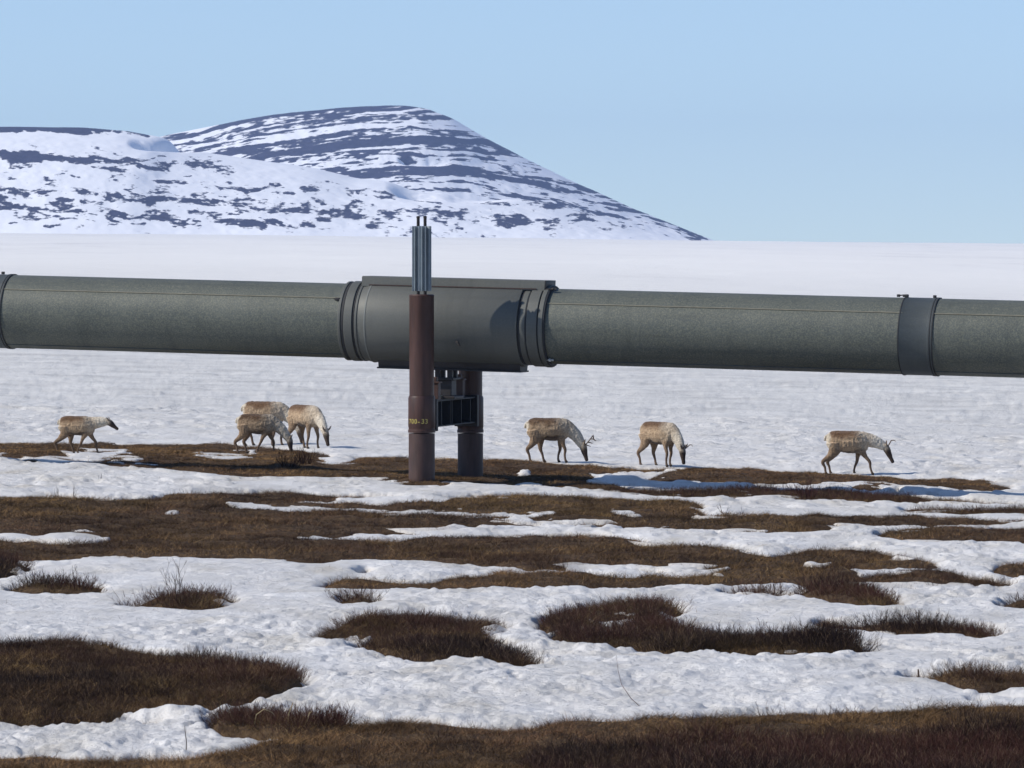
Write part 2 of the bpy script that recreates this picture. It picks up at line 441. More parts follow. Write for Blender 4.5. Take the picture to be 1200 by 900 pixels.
def plain(name, col, rough=.6, metal=0.0, var=.25, scale=6.0, spec=.35, streak=None):
    m, nt, b = new_mat(name)
    n1 = noise(nt, coords(nt, scale=streak) if streak else coords(nt), scale, 6, .7)
    base = ramp(nt, n1, [(.3, tuple(x * (1 - var) for x in col)), (.7, tuple(x * (1 + var) for x in col))])
    nt.links.new(base, b.inputs['Base Color']); b.inputs['Roughness'].default_value = rough
    b.inputs['Metallic'].default_value = metal; b.inputs['Specular IOR Level'].default_value = spec
    bump(nt, b, noise(nt, coords(nt), scale * 4, 4, .6), .15, .01)
    return m
m_rust = plain('rust_brown_steel', (.046, .021, .016), .48, 0, .42, 3.0, streak=(2.5, 2.5, .35))
m_rust2 = plain('faded_brown_steel', (.054, .030, .025), .55, 0, .38, 3.0, streak=(2, 2, .5))
m_darksteel = plain('dark_steel', (.022, .019, .019), .55, .1, .3)
m_beam = plain('grey_green_steel', (.015, .017, .020), .6, .1, .25)
m_black = plain('black_rubber', (.024, .025, .027), .7, 0, .2)
m_seam = plain('seam_strip', (.15, .145, .11), .6, .1, .2)
m_galv = plain('bright_galvanised', (.42, .45, .47), .42, .55, .12, 12)
m_alu = plain('radiator_aluminium', (.27, .31, .335), .5, .25, .12, 5)
m_yellow = plain('yellow_paint', (.42, .36, .09), .6, 0, .15)

# mountain : snow and bare rock, share of rock laid on the surface as an attribute
def mtn_mat(name, rock, snow):
    m, nt, b = new_mat(name)
    a = N(nt, 'ShaderNodeAttribute'); a.attribute_name = 'rock'
    nz = noise(nt, coords(nt, scale=(.16, .30, .55)), 1.0, 5, .68)
    ad = N(nt, 'ShaderNodeMath', operation='MULTIPLY_ADD'); nt.links.new(nz, ad.inputs[0]); ad.inputs[1].default_value = .55; ad.inputs[2].default_value = -.275
    s2 = N(nt, 'ShaderNodeMath', operation='ADD'); nt.links.new(a.outputs['Fac'], s2.inputs[0]); nt.links.new(ad.outputs[0], s2.inputs[1])
    f = ramp(nt, s2.outputs[0], [(.44, (0, 0, 0)), (.56, (1, 1, 1))])
    rk = ramp(nt, noise(nt, coords(nt), .12, 5, .6), [(.3, tuple(x * .7 for x in rock)), (.7, tuple(x * 1.3 for x in rock))])
    nt.links.new(mix(nt, f, snow, rk), b.inputs['Base Color'])
    b.inputs['Roughness'].default_value = .85; b.inputs['Specular IOR Level'].default_value = .1
    return m
m_mtn = mtn_mat('mountain_surface', (.036, .034, .060), (.79, .81, .85))

# ------------------------------------------------------------------ ground sheet and snow sheet
def fan(nd_ratio, ncol, far_ratio):
    d = [-400, -150, -60, -20, 0, 15, 25, 31, 34]
    v = 36.0
    while v < 140: d.append(v); v *= nd_ratio
    while v < 14000: d.append(v); v *= far_ratio
    d = np.array(d)
    xi = np.linspace(-.14, .14, ncol)
    out = []; w = .14; stp = .28 / ncol
    while w < 2.2: stp *= 1.18; w += stp; out.append(w)
    xi = np.concatenate([-np.array(out)[::-1], xi, np.array(out)])
    X = xi[None, :] * np.maximum(d, 40)[:, None]; D = np.repeat(d[:, None], len(xi), 1)
    return X, D
X, D = fan(1.0011, 620, 1.012)
zb = zbase(X, D); m_, _, _ = plan(X, D, zb)
WF = wide_field(X, D, zb)
Z = snow_h(X, D, m_, zb, WF)
me = mesh_np('snow', np.stack([X, D, Z], -1).reshape(-1, 3), grid_quads(*X.shape), smooth=True)
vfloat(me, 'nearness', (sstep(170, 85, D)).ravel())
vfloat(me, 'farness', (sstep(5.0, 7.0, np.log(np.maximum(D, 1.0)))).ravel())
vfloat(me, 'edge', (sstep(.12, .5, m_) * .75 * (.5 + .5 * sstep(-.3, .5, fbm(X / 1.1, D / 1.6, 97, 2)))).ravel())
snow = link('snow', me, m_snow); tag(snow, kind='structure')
X2, D2 = fan(1.0022, 310, 1.05)
zb2 = zbase(X2, D2); mm2, _, _ = plan(X2, D2, zb2)
Z2 = ground_h(X2, D2, mm2, zb2, wide_field(X2, D2, zb2)) - 0.9 * sstep(150, 400, D2) - 0.02
me = mesh_np('ground', np.stack([X2, D2, Z2], -1).reshape(-1, 3), grid_quads(*X2.shape), smooth=True)
ground = link('ground', me, m_soil); tag(ground, kind='structure')

def gz(x, y):
    xa, ya = np.array([x]), np.array([y]); z0 = zbase(xa, ya); mm, _, _ = plan(xa, ya, z0); wf = wide_field(xa, ya, z0)
    return float(max(ground_h(xa, ya, mm, z0, wf)[0], snow_h(xa, ya, mm, z0, wf)[0]))

# ------------------------------------------------------------------ plant cover
def scatter(n, d0, d1, half):
    d = np.sqrt(rng.random(n) * (d1 * d1 - d0 * d0) + d0 * d0)
    x = (rng.random(n) * 2 - 1) * half * d
    zb = zbase(x, d); m, u, v = plan(x, d, zb)
    wf = wide_field(x, d, zb); zg = ground_h(x, d, m, zb, wf) - 0.02; zs = snow_h(x, d, m, zb, wf)
    return x, d, m, u, v, zg, zs

def blend(cols, k, jit):
    cols = np.array(cols); c = cols[k]
    return c * (1 + (rng.random((len(k), 1)) - .5) * jit) 

def make_grass():
    x, d, m, u, v, zg, zs = [np.concatenate(p) for p in zip(scatter(2300000, 36.5, 121, .118), scatter(850000, 41, 66, .112))]
    sh = sample(shrub_s, u, v)
    thin = rng.random(len(x)) < .10 * sstep(.12, .44, m) + .004 * sstep(.15, .5, fbm(x / 1.5, d / 2.0, 107, 2))
    poke = thin & (m <= .44) & (d < 108) & (zg < zs - .022); zg = np.where(poke, np.maximum(zg, zs - .01), zg)
    ok = ((m > .15) & (zg > zs - np.where(m > .44, .05, .022))) | poke
    dens = np.clip(.65 + .9 * fbm(x / .35, d / .35, 101, 2), .32, 1) * (1 - .40 * sh)
    ok &= (rng.random(len(x)) < dens) | poke
    x, d, zg, sh, m = x[ok], d[ok], zg[ok], sh[ok], m[ok]
    n = len(x)
    tall = 0.5 + 0.9 * sstep(-.4, .7, fbm(x / .5, d / .5, 105, 2))
    h = (0.038 + .066 * rng.random(n) ** 1.7) * (.8 + .2 * sstep(50, 70, d)) * (1 - .25 * sstep(65, 90, d)) * tall * (1 + .35 * sh) * (.6 + .4 * np.where(m > .44, sstep(.45, .8, m), .4)) * (1 - .25 * sstep(95, 104, d))
    w = (0.0017 + .0022 * rng.random(n)) * (0.75 + .75 * sstep(50, 105, d))
    a = rng.random(n) * 2 * np.pi; lean = .3 + rng.random(n) * 2.8; la = rng.random(n) * 2 * np.pi
    bx, by = np.cos(a) * w, np.sin(a) * w
    tx, ty = np.cos(la) * lean * h + .08 * h, np.sin(la) * lean * h
    V = np.empty((n, 3, 3), np.float32)
    V[:, 0] = np.stack([x - bx, d - by, zg], -1); V[:, 1] = np.stack([x + bx, d + by, zg], -1)
    V[:, 2] = np.stack([x + tx, d + ty, zg + h], -1)
    hue = .9 * fbm(x / 2.6, d / 3.4, 111, 4, .6) + .5 * (rng.random(n) - .5)
    gold = np.array([.235, .150, .066]); brown = np.array([.120, .073, .042]); dark = np.array([.046, .029, .021]); olive = np.array([.170, .128, .054]); straw = np.array([.30, .22, .115])
    k = sstep(-.5, .6, hue)[:, None]
    c = brown * (1 - k) + gold * k
    s2 = (np.clip(sh * 1.0 + .25 * fbm(x / 2.2, d / 2.2, 113, 2), 0, 1))[:, None]
    c = c * (1 - .75 * s2) + (dark * (1 - k) + olive * .8 * k) * .75 * s2
    pick = rng.random(n)[:, None]
    c = np.where(pick > .965, straw, c)
    c = c * (.45 + 1.25 * rng.random((n, 1))) * (.36 + .72 * sstep(-.40, .45, fbm(x / .7, d / .9, 117, 4, .62)))[:, None] * np.array([1.04, .97, .92])
    me = mesh_np('dry_grass', V.reshape(-1, 3), tris=np.arange(n * 3).reshape(n, 3))
    vcol(me, 'tint', np.repeat(c, 3, 0))
    o = link('dry_grass', me, m_grass); tag(o, 'short brown dry tundra grass covering the bare patches between the snow', 'grass', kind='stuff')
    return n

def twig_shrub(seed, height, spread, nstem, branch=3, wid=.0035, depth=2):
    """twigs as thin crossed tapering strips : list of triangles (n,3,3) and per-triangle tone"""
    r = random.Random(seed); tris = []; tone = []
    def seg(p, q, w0, w1, tn):
        dv = (q - p)
        for ang in (0, 1.57):
            s = Vector((math.cos(ang), math.sin(ang), 0)) if abs(dv.z) > .3 * dv.length else Vector((math.cos(ang) * .3, .3, math.sin(ang) + .5)).normalized()
            tris.append((p - s * w0, p + s * w0, q + s * w1)); tone.append(tn)
            tris.append((p - s * w0, q + s * w1, q - s * w1)); tone.append(tn)
    def grow(p, dirv, L, w, lev):
        n = 3; pts = [p]; dd = dirv.copy()
        for i in range(n):
            dd = (dd + Vector((r.uniform(-.42, .42), r.uniform(-.42, .42), r.uniform(-.10, .30)))).normalized()
            pts.append(pts[-1] + dd * L / n)
        tn = r.random()
        for i in range(n): seg(pts[i], pts[i + 1], w * (1 - .25 * i), w * (1 - .25 * (i + 1)), tn)
        if lev > 0:
            for _ in range(branch):
                t = r.uniform(.3, .95); i = min(int(t * n), n - 1); q = pts[i].lerp(pts[i + 1], t * n - i)
                nd = (dd + Vector((r.uniform(-.9, .9), r.uniform(-.9, .9), r.uniform(-.1, .6)))).normalized()
                grow(q, nd, L * r.uniform(.3, .55), w * .6, lev - 1)
    for _ in range(nstem):
        a = r.uniform(0, 6.283); tl = r.uniform(.1, 1.0) * spread
        dv = Vector((math.cos(a) * tl, math.sin(a) * tl, 1)).normalized()
        grow(Vector((math.cos(a) * .04 * spread, math.sin(a) * .04 * spread, -.01)), dv, height * r.uniform(.55, 1.1), wid, depth)
    return np.array([[list(v) for v in t] for t in tris], np.float32), np.array(tone, np.float32)

def make_cover():
    protos = [twig_shrub(50 + k, .21, 2.3, 8, 4, .0030, 1) for k in range(8)]
    x, d, m, u, v, zg, zs = [np.concatenate(p) for p in zip(scatter(110000, 36.5, 116, .118), scatter(28000, 41, 62, .112))]
    sh = sample(shrub_s, u, v)
    ok = (m > .30) & (zg > zs - np.where(m > .47, .04, .015))
    keep = np.where(sh > .7, .8, np.where(sh > .25, .25 + .55 * sstep(.0, .6, fbm(x / 1.6, d / 2.4, 121, 2)), .035))
    ok &= rng.random(len(x)) < keep * np.where(d > 85, .8, 1)
    x, d, zg, sh = x[ok], d[ok], zg[ok], sh[ok]; n = len(x)
    sc = (0.5 + .55 * rng.random(n)) * (.75 + .5 * sstep(-.4, .6, fbm(x / .9, d / .9, 123, 2))) * np.where(sh > .8, 1.0, .7) * np.where(sh > .75, 1 - .15 * sstep(60, 88, d), 1 - .45 * sstep(60, 88, d))
    wf = 1.0 + .9 * sstep(60, 105, d)
    A = rng.random(n) * 6.283; kind = rng.integers(0, len(protos), n)
    hue = fbm(x / 2.4, d / 2.4, 127, 2) + .6 * (rng.random(n) - .5)
    Vs, Cs = [], []
    red = np.array([.098, .043, .033]); brn = np.array([.080, .046, .032]); blk = np.array([.038, .025, .021]); tan = np.array([.19, .13, .08])
    for k in range(len(protos)):
        idx = np.where(kind == k)[0]
        if not len(idx): continue
        tr, tn = protos[k]
        ca, sa = np.cos(A[idx]), np.sin(A[idx]); s = sc[idx]
        px, py, pz = tr[None, :, :, 0] * s[:, None, None], tr[None, :, :, 1] * s[:, None, None], tr[None, :, :, 2] * s[:, None, None]
        q = np.stack([px * ca[:, None, None] - py * sa[:, None, None] + x[idx][:, None, None],
                      px * sa[:, None, None] + py * ca[:, None, None] + d[idx][:, None, None],
                      pz + zg[idx][:, None, None]], -1)
        kk = sstep(-.5, .6, hue[idx])[:, None, None]
        rs = np.clip(sh[idx] * 1.2 - .3, 0, 1)[:, None, None]
        c = blk * (1 - kk) + (red * rs + brn * (1 - rs)) * kk
        c = np.repeat(c, len(tn), 1)
        c = np.where((tn > .9)[None, :, None], tan, c) * (.7 + .7 * tn)[None, :, None]
        Vs.append(q.reshape(-1, 3).astype(np.float32)); Cs.append(np.repeat(c.reshape(-1, 3), 3, 0).astype(np.float32))
    V = np.concatenate(Vs); C = np.concatenate(Cs)
    me = mesh_np('dwarf_shrub_cover', V, tris=np.arange(len(V)).reshape(-1, 3))
    vcol(me, 'tint', C)
    o = link('dwarf_shrub_cover', me, m_twig); tag(o, 'low dark reddish leafless dwarf shrubs carpeting the bare tundra patches', 'shrubs', kind='stuff')
    return len(V) // 3
ng = make_grass(); ns = make_cover()
print('grass', ng, 'twig tris', ns)

def shrub_thing(name, label, cat, u, v, height, spread, nstem, seed, col, branch=3, depth=2, wid=.004, group=None, sink=0):
    tr, tn = twig_shrub(seed, height, spread, nstem, branch, wid, depth)
    V = tr.reshape(-1, 3)
    me = mesh_np(name, V, tris=np.arange(len(V)).reshape(-1, 3))
    c = np.array(col)[None, :] * (.6 + .8 * tn)[:, None]
    vcol(me, 'tint', np.repeat(c, 3, 0))
    o = link(name, me, m_twig); p = ground_at(u, v, .08)
    o.location = (p.x, p.y, gz(p.x, p.y) - .03 - sink)
    tag(o, label, cat, group)
    return o
TW = (.070, .042, .030); TR = (.075, .036, .028)
shrub_thing('willow_shrub', 'tall sparse bare willow shrub rising from the dark clump on snow, upper left', 'shrub', 212, 708, .52, .9, 9, 301, TW, wid=.0045)
shrub_thing('willow_shrub', 'bushy leafless shrub sticking up near the right tip of the long dark strip', 'shrub', 985, 763, .34, 1.1, 9, 302, TW, wid=.004)
shrub_thing('willow_shrub', 'dark low bush in front of the grazing pair left of the post', 'shrub', 338, 547, .34, 1.6, 26, 303, (.045, .026, .022), wid=.007)
shrub_thing('willow_shrub', 'dark tangled bush at the noses of the left grazing caribou', 'shrub', 358, 545, .30, 1.6, 24, 304, (.050, .026, .022), wid=.007)
shrub_thing('willow_shrub', 'reddish tangled shrub standing highest in the strip below the rightmost caribou', 'shrub', 945, 583, .36, 1.7, 26, 305, (.085, .036, .030), wid=.006)
shrub_thing('willow_shrub', 'small leafless shrub with forked tips at the left edge clump on snow', 'shrub', 92, 690, .28, 1.2, 8, 306, TW)
shrub_thing('willow_shrub', 'scraggly shrub poking over the snow edge above the foreground grass', 'shrub', 420, 853, .20, 1.0, 6, 307, TW, wid=.003)
shrub_thing('willow_shrub', 'small shrub with raised twigs above the grass clump at the right edge', 'shrub', 1128, 794, .20, 1.1, 7, 308, TW, wid=.003)
shrub_thing('willow_shrub', 'low forked shrub on snow at the upper end of the right middle patch', 'shrub', 905, 693, .24, 1.3, 8, 309, TW)
for i, (u, v, h, lb) in enumerate([(66, 577, .24, 'pair of thin dry stalks standing in snow above the big brown patch, far left'), (86, 577, .28, 'upright dry stalk cluster in snow above the big brown patch'), (117, 563, .18, 'small weed sticking out of the smooth snow strip below the walking caribou'), (848, 600, .20, 'short bare stalks on snow right of the long brown patch end'), (868, 602, .18, 'stubby bare stalks beside the other stalks right of the brown patch end'), (893, 732, .12, 'faint dry stalks sticking out of open snow beside the dark shrubs')]):
    shrub_thing('dry_stalks', lb, 'stalks', u, v, h, .5, 4, 330 + i, (.060, .042, .030), branch=1, depth=1, wid=.0045)

def stem(name, label, cat, u, v, pts, rad, col, mat=None):
    p = ground_at(u, v, .06)
    mb = MB(); mb.tube(pts, rad, 6)
    o = mb.build(name, mat or plain(name + '_bark', col, .8), None); o.location = (p.x, p.y, gz(p.x, p.y) - .02)
    tag(o, label, cat); return o
stem('bare_twig', 'single long curved pale twig leaning out of the open foreground snow', 'twig', 752, 838, [(0, 0, 0), (-.10, 0, .09), (-.19, .02, .22), (-.225, .03, .36), (-.24, .03, .50)], [.0045, .0038, .003, .0024, .0014], (.19, .14, .12))
stem('bare_twig', 'straight thin dark stem standing on the lowest snow patch, bottom left', 'twig', 218, 884, [(0, 0, 0), (.004, 0, .1), (-.008, 0, .2), (-.012, 0, .25)], [.005, .0045, .0035, .002], (.06, .045, .035))
stem('dead_stub', 'short brown upright wooden stub at the tip of the right edge grass', 'stub', 1076, 790, [(0, 0, 0), (.004, 0, .06), (0, 0, .12)], [.012, .011, .009], (.09, .06, .045))
straw = plain('straw', (.33, .25, .13), .7)
for i, (u, v, pts, lb) in enumerate([(298, 864, [(0, 0, 0), (.02, 0, .10), (.09, 0, .15), (.16, 0, .12), (.24, .02, .03)], 'arched pale straw stalk bent over the foreground snow edge'), (338, 867, [(0, 0, 0), (.0, 0, .08), (.035, 0, .17), (.04, 0, .19)], 'upright pale straw stalk beside the arched one at the snow edge'), (356, 868, [(0, 0, 0), (.03, 0, .05), (.05, 0, .12), (.075, 0, .14)], 'small kinked straw stalk rightmost of the pale stalks')]):
    stem('straw_stalk', lb, 'stalk', u, v, pts, .0045, None, straw)

# ------------------------------------------------------------------ pipeline
YAW = -R(16.0); FX, FY, FZ = -1.24, 100.0, 3.05
ca, sa = math.cos(YAW), math.sin(YAW)
SLOPE = 0.0222
def t_of(u):
    k = (u - 600) / F
    return (k * FY - FX) / (ca - k * sa)
pipe = empty('pipeline', (FX, FY, FZ), (0, math.atan(SLOPE), YAW))
tag(pipe, 'long grey insulated oil pipe raised on a post support across the tundra', 'pipeline')
PR = 0.708
tL = t_of(408); tR = t_of(650)
def section(x0, x1):
    mb = MB(); mb.lathe([(x0, PR), (x1, PR)], 'X', 128); return mb.build('pipe_jacket', m_jacket, pipe)
bandL = (t_of(-27), t_of(16)); bandR = (t_of(1061), t_of(1101))
segs = [(-60, bandL[0] + .05), (bandL[1] - .05, tL + .1), (tR - .3, bandR[0] + .05), (bandR[1] - .05, 60)]
for s0 in segs:
    o = section(*s0)
    # lap seam of the jacket
    mb = MB(); a = R(180 - 38)
    cy, cz = math.cos(a) * (PR + .002), math.sin(a) * (PR + .002)
    mb.box(((s0[0] + s0[1]) / 2, cy, cz), (s0[1] - s0[0], .016, .028), Matrix.Rotation(-R(52), 4, 'X'))
    mb.build('jacket_seam', m_seam, o)
    if s0[1] < 30 and s0[0] > -30 or True:
        mb = MB(); a = R(180 + 62)
        mb.box(((s0[0] + s0[1]) / 2, math.cos(a) * (PR + .001), math.sin(a) * (PR + .001)), (s0[1] - s0[0], .012, .02), Matrix.Rotation(R(62 - 90 + 180), 4, 'X'))
        mb.build('jacket_seam', m_band, o)
def joint_band(x0, x1):
    mb = MB(); r = PR + .007
    mb.lathe([(x0, PR - .01), (x0, r + .006), (x0 + .035, r + .006), (x0 + .045, r), (x1 - .10, r), (x1 - .095, r + .008), (x1 - .06, r + .008), (x1 - .055, r - .002), (x1 - .04, r - .002), (x1 - .035, r + .009), (x1, r + .009), (x1, PR - .01)], 'X', 128, close=False)
    b_ = mb.build('joint_band', m_band, pipe)
    for xx, w in ((x0 + .008, .018), (x1 - .05, .016), (x1 - .006, .02)):
        mb = MB(); mb.lathe([(xx - w / 2, PR + .005), (xx - w / 2, r + .013), (xx + w / 2, r + .013), (xx + w / 2, PR + .005)], 'X', 128, close=False)
        mb.build('clamp_strap', m_black, b_)
    for xx in (x0 - .13, x0 - .02, x0 + .03, x0 + .55 if x1 - x0 > .6 else x1 - .05):
        mb = MB(); mb.box((xx, -.06, PR + .035), (.06, .05, .05), bevel=.008)
        if xx == x0 - .02: mb.tube([(x0 - .12, -.06, PR + .04), (x0 + .05, -.06, PR + .055)], .012, 6)
        mb.build('clamp_bolt', m_black, b_)
joint_band(*bandL); joint_band(*bandR)
# support sleeve
SR = .772
a0, a1, a2, a3 = t_of(409), t_of(416), t_of(426), t_of(432)
b0, b1, b2, b3 = t_of(618), t_of(629), t_of(642), t_of(650)
mb = MB()
mb.lathe([(a3, PR + .01), (a3, SR - .028), (a3 + .14, SR - .004), (a3 + .16, SR), (b0 - .012, SR), (b0, SR - .008), (b0, PR + .01)], 'X', 128, close=False)
sleeve = mb.build('support_sleeve', m_sleeve, pipe)
mb = MB(); mb.lathe([(a3 + .135, SR - .006), (a3 + .14, SR + .006), (a3 + .165, SR + .006), (a3 + .17, SR - .004)], 'X', 128, close=False)
mb.build('weld_bead', m_band2, sleeve)
# end collars
def collar(x0, x1, r, name='clamp_band', mat=m_band, parent=sleeve):
    mb = MB(); mb.lathe([(x0, PR - .005), (x0, r - .008), (x0 + .01, r), (x1 - .01, r), (x1, r - .008), (x1, PR - .005)], 'X', 128, close=False)
    return mb.build(name, mat, parent)
collar(a0, a0 + .06, .752, mat=m_sleeve); collar(a0 + .064, a1, .742, 'rubber_seal', m_black); collar(a1 + .004, a2, .760, mat=m_sleeve); collar(a2 + .006, a2 + .04, .742, 'rubber_seal', m_black); collar(a2 + .045, a3 - .004, .758, mat=m_sleeve)
collar(b0 + .004, b1 - .008, .735, 'rubber_seal', m_black); collar(b0 + .05, b1 - .03, .744, mat=m_sleeve); collar(b1, b2 - .012, .765, mat=m_sleeve); collar(b2 - .010, b2 + .012, .742, 'rubber_seal', m_black); collar(b2 + .014, b3 - .03, .775, mat=m_sleeve)
collar(b3 - .028, b3, .765, 'rubber_seal', m_black)
# cover rail along the top of the sleeve
mb = MB()
rx0, rx1 = t_of(429.5), t_of(643)
mb.prism([(-.36, .672), (-.34, .845), (-.30, .862), (.30, .862), (.34, .845), (.36, .672)], (rx0, rx1))
rail = mb.build('top_cover', m_sleeve, pipe, angle=20)
mb = MB(); mb.box(((rx0 + rx1) / 2, -.364, .700), (rx1 - rx0 - .3, .014, .018)); mb.build('cover_lip', m_rust2, rail)
mb = MB(); mb.box((rx1 + .012, 0, .765), (.02, .70, .19), bevel=.004); mb.build('end_plate', m_darksteel, rail)
# bolts of the end clamp
for zz, yy in ((.70, -.33), (-.62, -.42)):
    mb = MB(); mb.tube([(b3 - .1, yy, zz), (b3 + .10, yy, zz)], .016, 8); mb.lathe([(b3 + .02, .034), (b3 + .055, .034)], 'X', 6, (0, yy, zz)); mb.lathe([(b3 + .09, .026), (b3 + .11, .026)], 'X', 6, (0, yy, zz))
    mb.build('clamp_bolt', m_galv if zz < 0 else m_darksteel, sleeve)
mb = MB(); mb.box((a0 - .04, -.60, .42), (.10, .04, .05), bevel=.006); mb.tube([(a0 - .12, -.60, .42), (a0 + .04, -.60, .42)], .012, 6); mb.build('clamp_bolt', m_darksteel, sleeve)
mb = MB(); mb.tube([(.42, -.735, -.32), (.46, -.77, -.34), (.50, -.775, -.40)], .022, 6); mb.build('lifting_lug', m_darksteel, sleeve)
# sole plate under the sleeve
mb = MB(); sx0, sx1 = t_of(449), t_of(615)
mb.prism([(-.30, -.60), (-.24, -.855), (.24, -.855), (.30, -.60)], (sx0, sx1)); mb.box(((sx0 + sx1) / 2, 0, -.865), (sx1 - sx0 + .04, .56, .03), bevel=.004)
mb.build('sole_plate', m_darksteel, pipe, angle=20)

# ------------------------------------------------------------------ post support
post_y = 1.60
sup = empty('pipe_support', (FX, FY, 0), (0, 0, YAW))
tag(sup, 'rust brown two post steel frame carrying the grey pipe', 'pipe support')
def zc_at(v, dd): return H - (v - V0) * dd / F
def post(yloc, ztop, dd, front):
    r = .232
    mb = MB()
    mb.lathe([(-.6, r + .012), (zc_at(508, dd), r + .012)], 'Z', 48, (0, yloc, 0), close=False)
    lower = None
    mb2 = MB(); z1, z2 = zc_at(507, dd), zc_at(464, dd)
    mb2.lathe([(z2 - .03, r - .002), (ztop - .04, r - .002), (ztop - .02, r + .004), (ztop, r - .012), (ztop, .0)], 'Z', 48, (0, yloc, 0), close=False)
    p = mb2.build('post', m_rust, sup)
    mb.build('casing', m_rust2, p)
    mb = MB()
    mb.lathe([(z1, r), (z1, r + .022), (z1 + .05, r + .024), (z1 + .06, r + .014), (z1 + .10, r + .014), (z1 + .11, r + .020), (z2 - .04, r + .020), (z2, r + .006), (z2, r)], 'Z', 48, (0, yloc, 0), close=False)
    mb.build('collar', m_rust, p)
    return p
dF = FY - post_y * ca; dB = FY + post_y * ca
pF = post(-post_y, zc_at(345, dF), dF, True)
pB = post(post_y, 3.35, dB, False)
# cooling pipes with finned radiators standing in the front post
for sx in (-.066, .066):
    ang = YAW
    wx, wy = sx, -sx * 1.75
    ox, oy = wx * math.cos(YAW) + wy * math.sin(YAW), -post_y - wx * math.sin(YAW) + wy * math.cos(YAW)
    mb = MB(); mb.lathe([(3.2, .030), (zc_at(256, dF), .030), (zc_at(255, dF), .034), (zc_at(253.5, dF), .034), (zc_at(253, dF), .0)], 'Z', 16, (ox, oy, 0), close=False)
    hp = mb.build('cooling_pipe', m_darksteel, pF)
    mb = MB(); z0, z1 = zc_at(341, dF), zc_at(265, dF)
    mb.lathe([(z0, .040), (z1, .040)], 'Z', 20, (ox, oy, 0))
    for k in range(9):
        a = 2 * math.pi * (k + .3) / 9
        mb.box((ox + math.cos(a) * .075, oy + math.sin(a) * .075, (z0 + z1) / 2), (.085, .007, z1 - z0), Matrix.Rotation(a, 4, 'Z'))
    mb.build('radiator_fin', m_alu, hp, smooth=False)
# number painted on the front post, bent round it
def lettering(text, z, yloc, r, hh, a_start, step, parent, mat):
    cu = bpy.data.curves.new('post_number', 'FONT'); cu.size = 1.0; cu.extrude = .0
    bmx = bmesh.new()
    for i, ch in enumerate(text):
        cu.body = ch
        tmp = bpy.data.objects.new('post_number_tmp', cu); COL.objects.link(tmp)
        dg = bpy.context.evaluated_depsgraph_get(); dg.update()
        me = tmp.evaluated_get(dg).to_mesh()
        co = [v.co.copy() for v in me.vertices]; fs = [list(p.vertices) for p in me.polygons]
        mxx = max(c.x for c in co); mnx = min(c.x for c in co)
        w_target = step * .72 if ch != '-' else step * .5
        sx = w_target / max(mxx - mnx, 1e-3)
        vs = []
        for c_ in co:
            a = a_start + step * i + (c_.x - mnx) * sx
            vs.append(bmx.verts.new((math.sin(a) * r, yloc - math.cos(a) * r, z + c_.y / .70 * hh)))
        for f in fs:
            try: bmx.faces.new([vs[k] for k in f])
            except ValueError: pass
        tmp.evaluated_get(dg).to_mesh_clear(); bpy.data.objects.remove(tmp)
    me = bpy.data.meshes.new('post_number'); bmx.to_mesh(me); bmx.free()
    return link('post_number', me, mat, parent)
# camera lies at +16 deg (towards local +x is right); angles are measured round from the face towards the viewer
cam_face = -YAW * 0 - R(16.0) * -1
lettering('700-33', zc_at(496, dF), -post_y, .232 + .0225, .085, R(16 - 62), R(15.5), pF, m_yellow)
# cross beam with stiffeners, stops, and the slide that carries the sleeve
bz1, bz0 = zc_at(467, FY), zc_at(498, FY)
mb = MB(); L = 2 * post_y - .40
hw = .19
mb.box((0, 0, bz1 - .0125), (2 * hw, L, .025), bevel=.004); mb.box((0, 0, bz0 + .0125), (2 * hw, L, .025), bevel=.004); mb.box((0, 0, (bz0 + bz1) / 2), (.022, L, bz1 - bz0 - .052))
beam = mb.build('cross_beam', m_beam, sup, smooth=False)
for yy in (-.95, -.35, .35, .95):
    mb = MB(); mb.box((hw * .52 + .008, yy, (bz0 + bz1) / 2), (hw * .9, .02, bz1 - bz0 - .054)); mb.box((-hw * .52 - .008, yy, (bz0 + bz1) / 2), (hw * .9, .02, bz1 - bz0 - .054)); mb.build('stiffener', m_beam, beam, smooth=False)
for yy in (-post_y + .27, post_y - .27):
    mb = MB(); mb.box((0, yy + (-.02 if yy < 0 else .02), (bz0 + bz1) / 2 - .02), (.46, .12, bz1 - bz0 + .10), bevel=.01); mb.build('bracket', m_darksteel, sup, smooth=False)
for yy, xx in ((-1.12, .10), (1.02, -.06)):
    mb = MB(); mb.box((xx, yy, bz1 + .165), (.20, .16, .33), bevel=.008); mb.box((xx, yy, bz1 + .335), (.25, .20, .03), bevel=.005); mb.box((xx, yy, bz1 + .39), (.12, .12, .09), bevel=.01)
    mb.build('end_stop', m_rust2, beam, smooth=False)
mb = MB(); mb.box((0, 0, bz1 + .025), (.5, .62, .045), bevel=.006); mb.box((0, 0, bz1 + .20), (.30, .34, .32), bevel=.02)
mb.box((0, 0, bz1 + .375), (.42, .50, .04), bevel=.006)
for (xx, yy) in ((-.12, -.15), (.12, -.15), (-.12, .15), (.12, .15)): mb.box((xx, yy, (bz1 + .39 + 2.2) / 2), (.10, .10, 2.2 - bz1 - .39), bevel=.01)
mb.build('slide_shoe', m_darksteel, sup, smooth=False)
mb = MB(); mb.tube([(.0, -1.0, bz1 + .05), (.02, -.6, bz1 + .07), (.0, -.3, bz1 + .05)], .02, 8); mb.build('hose', m_seam, beam)

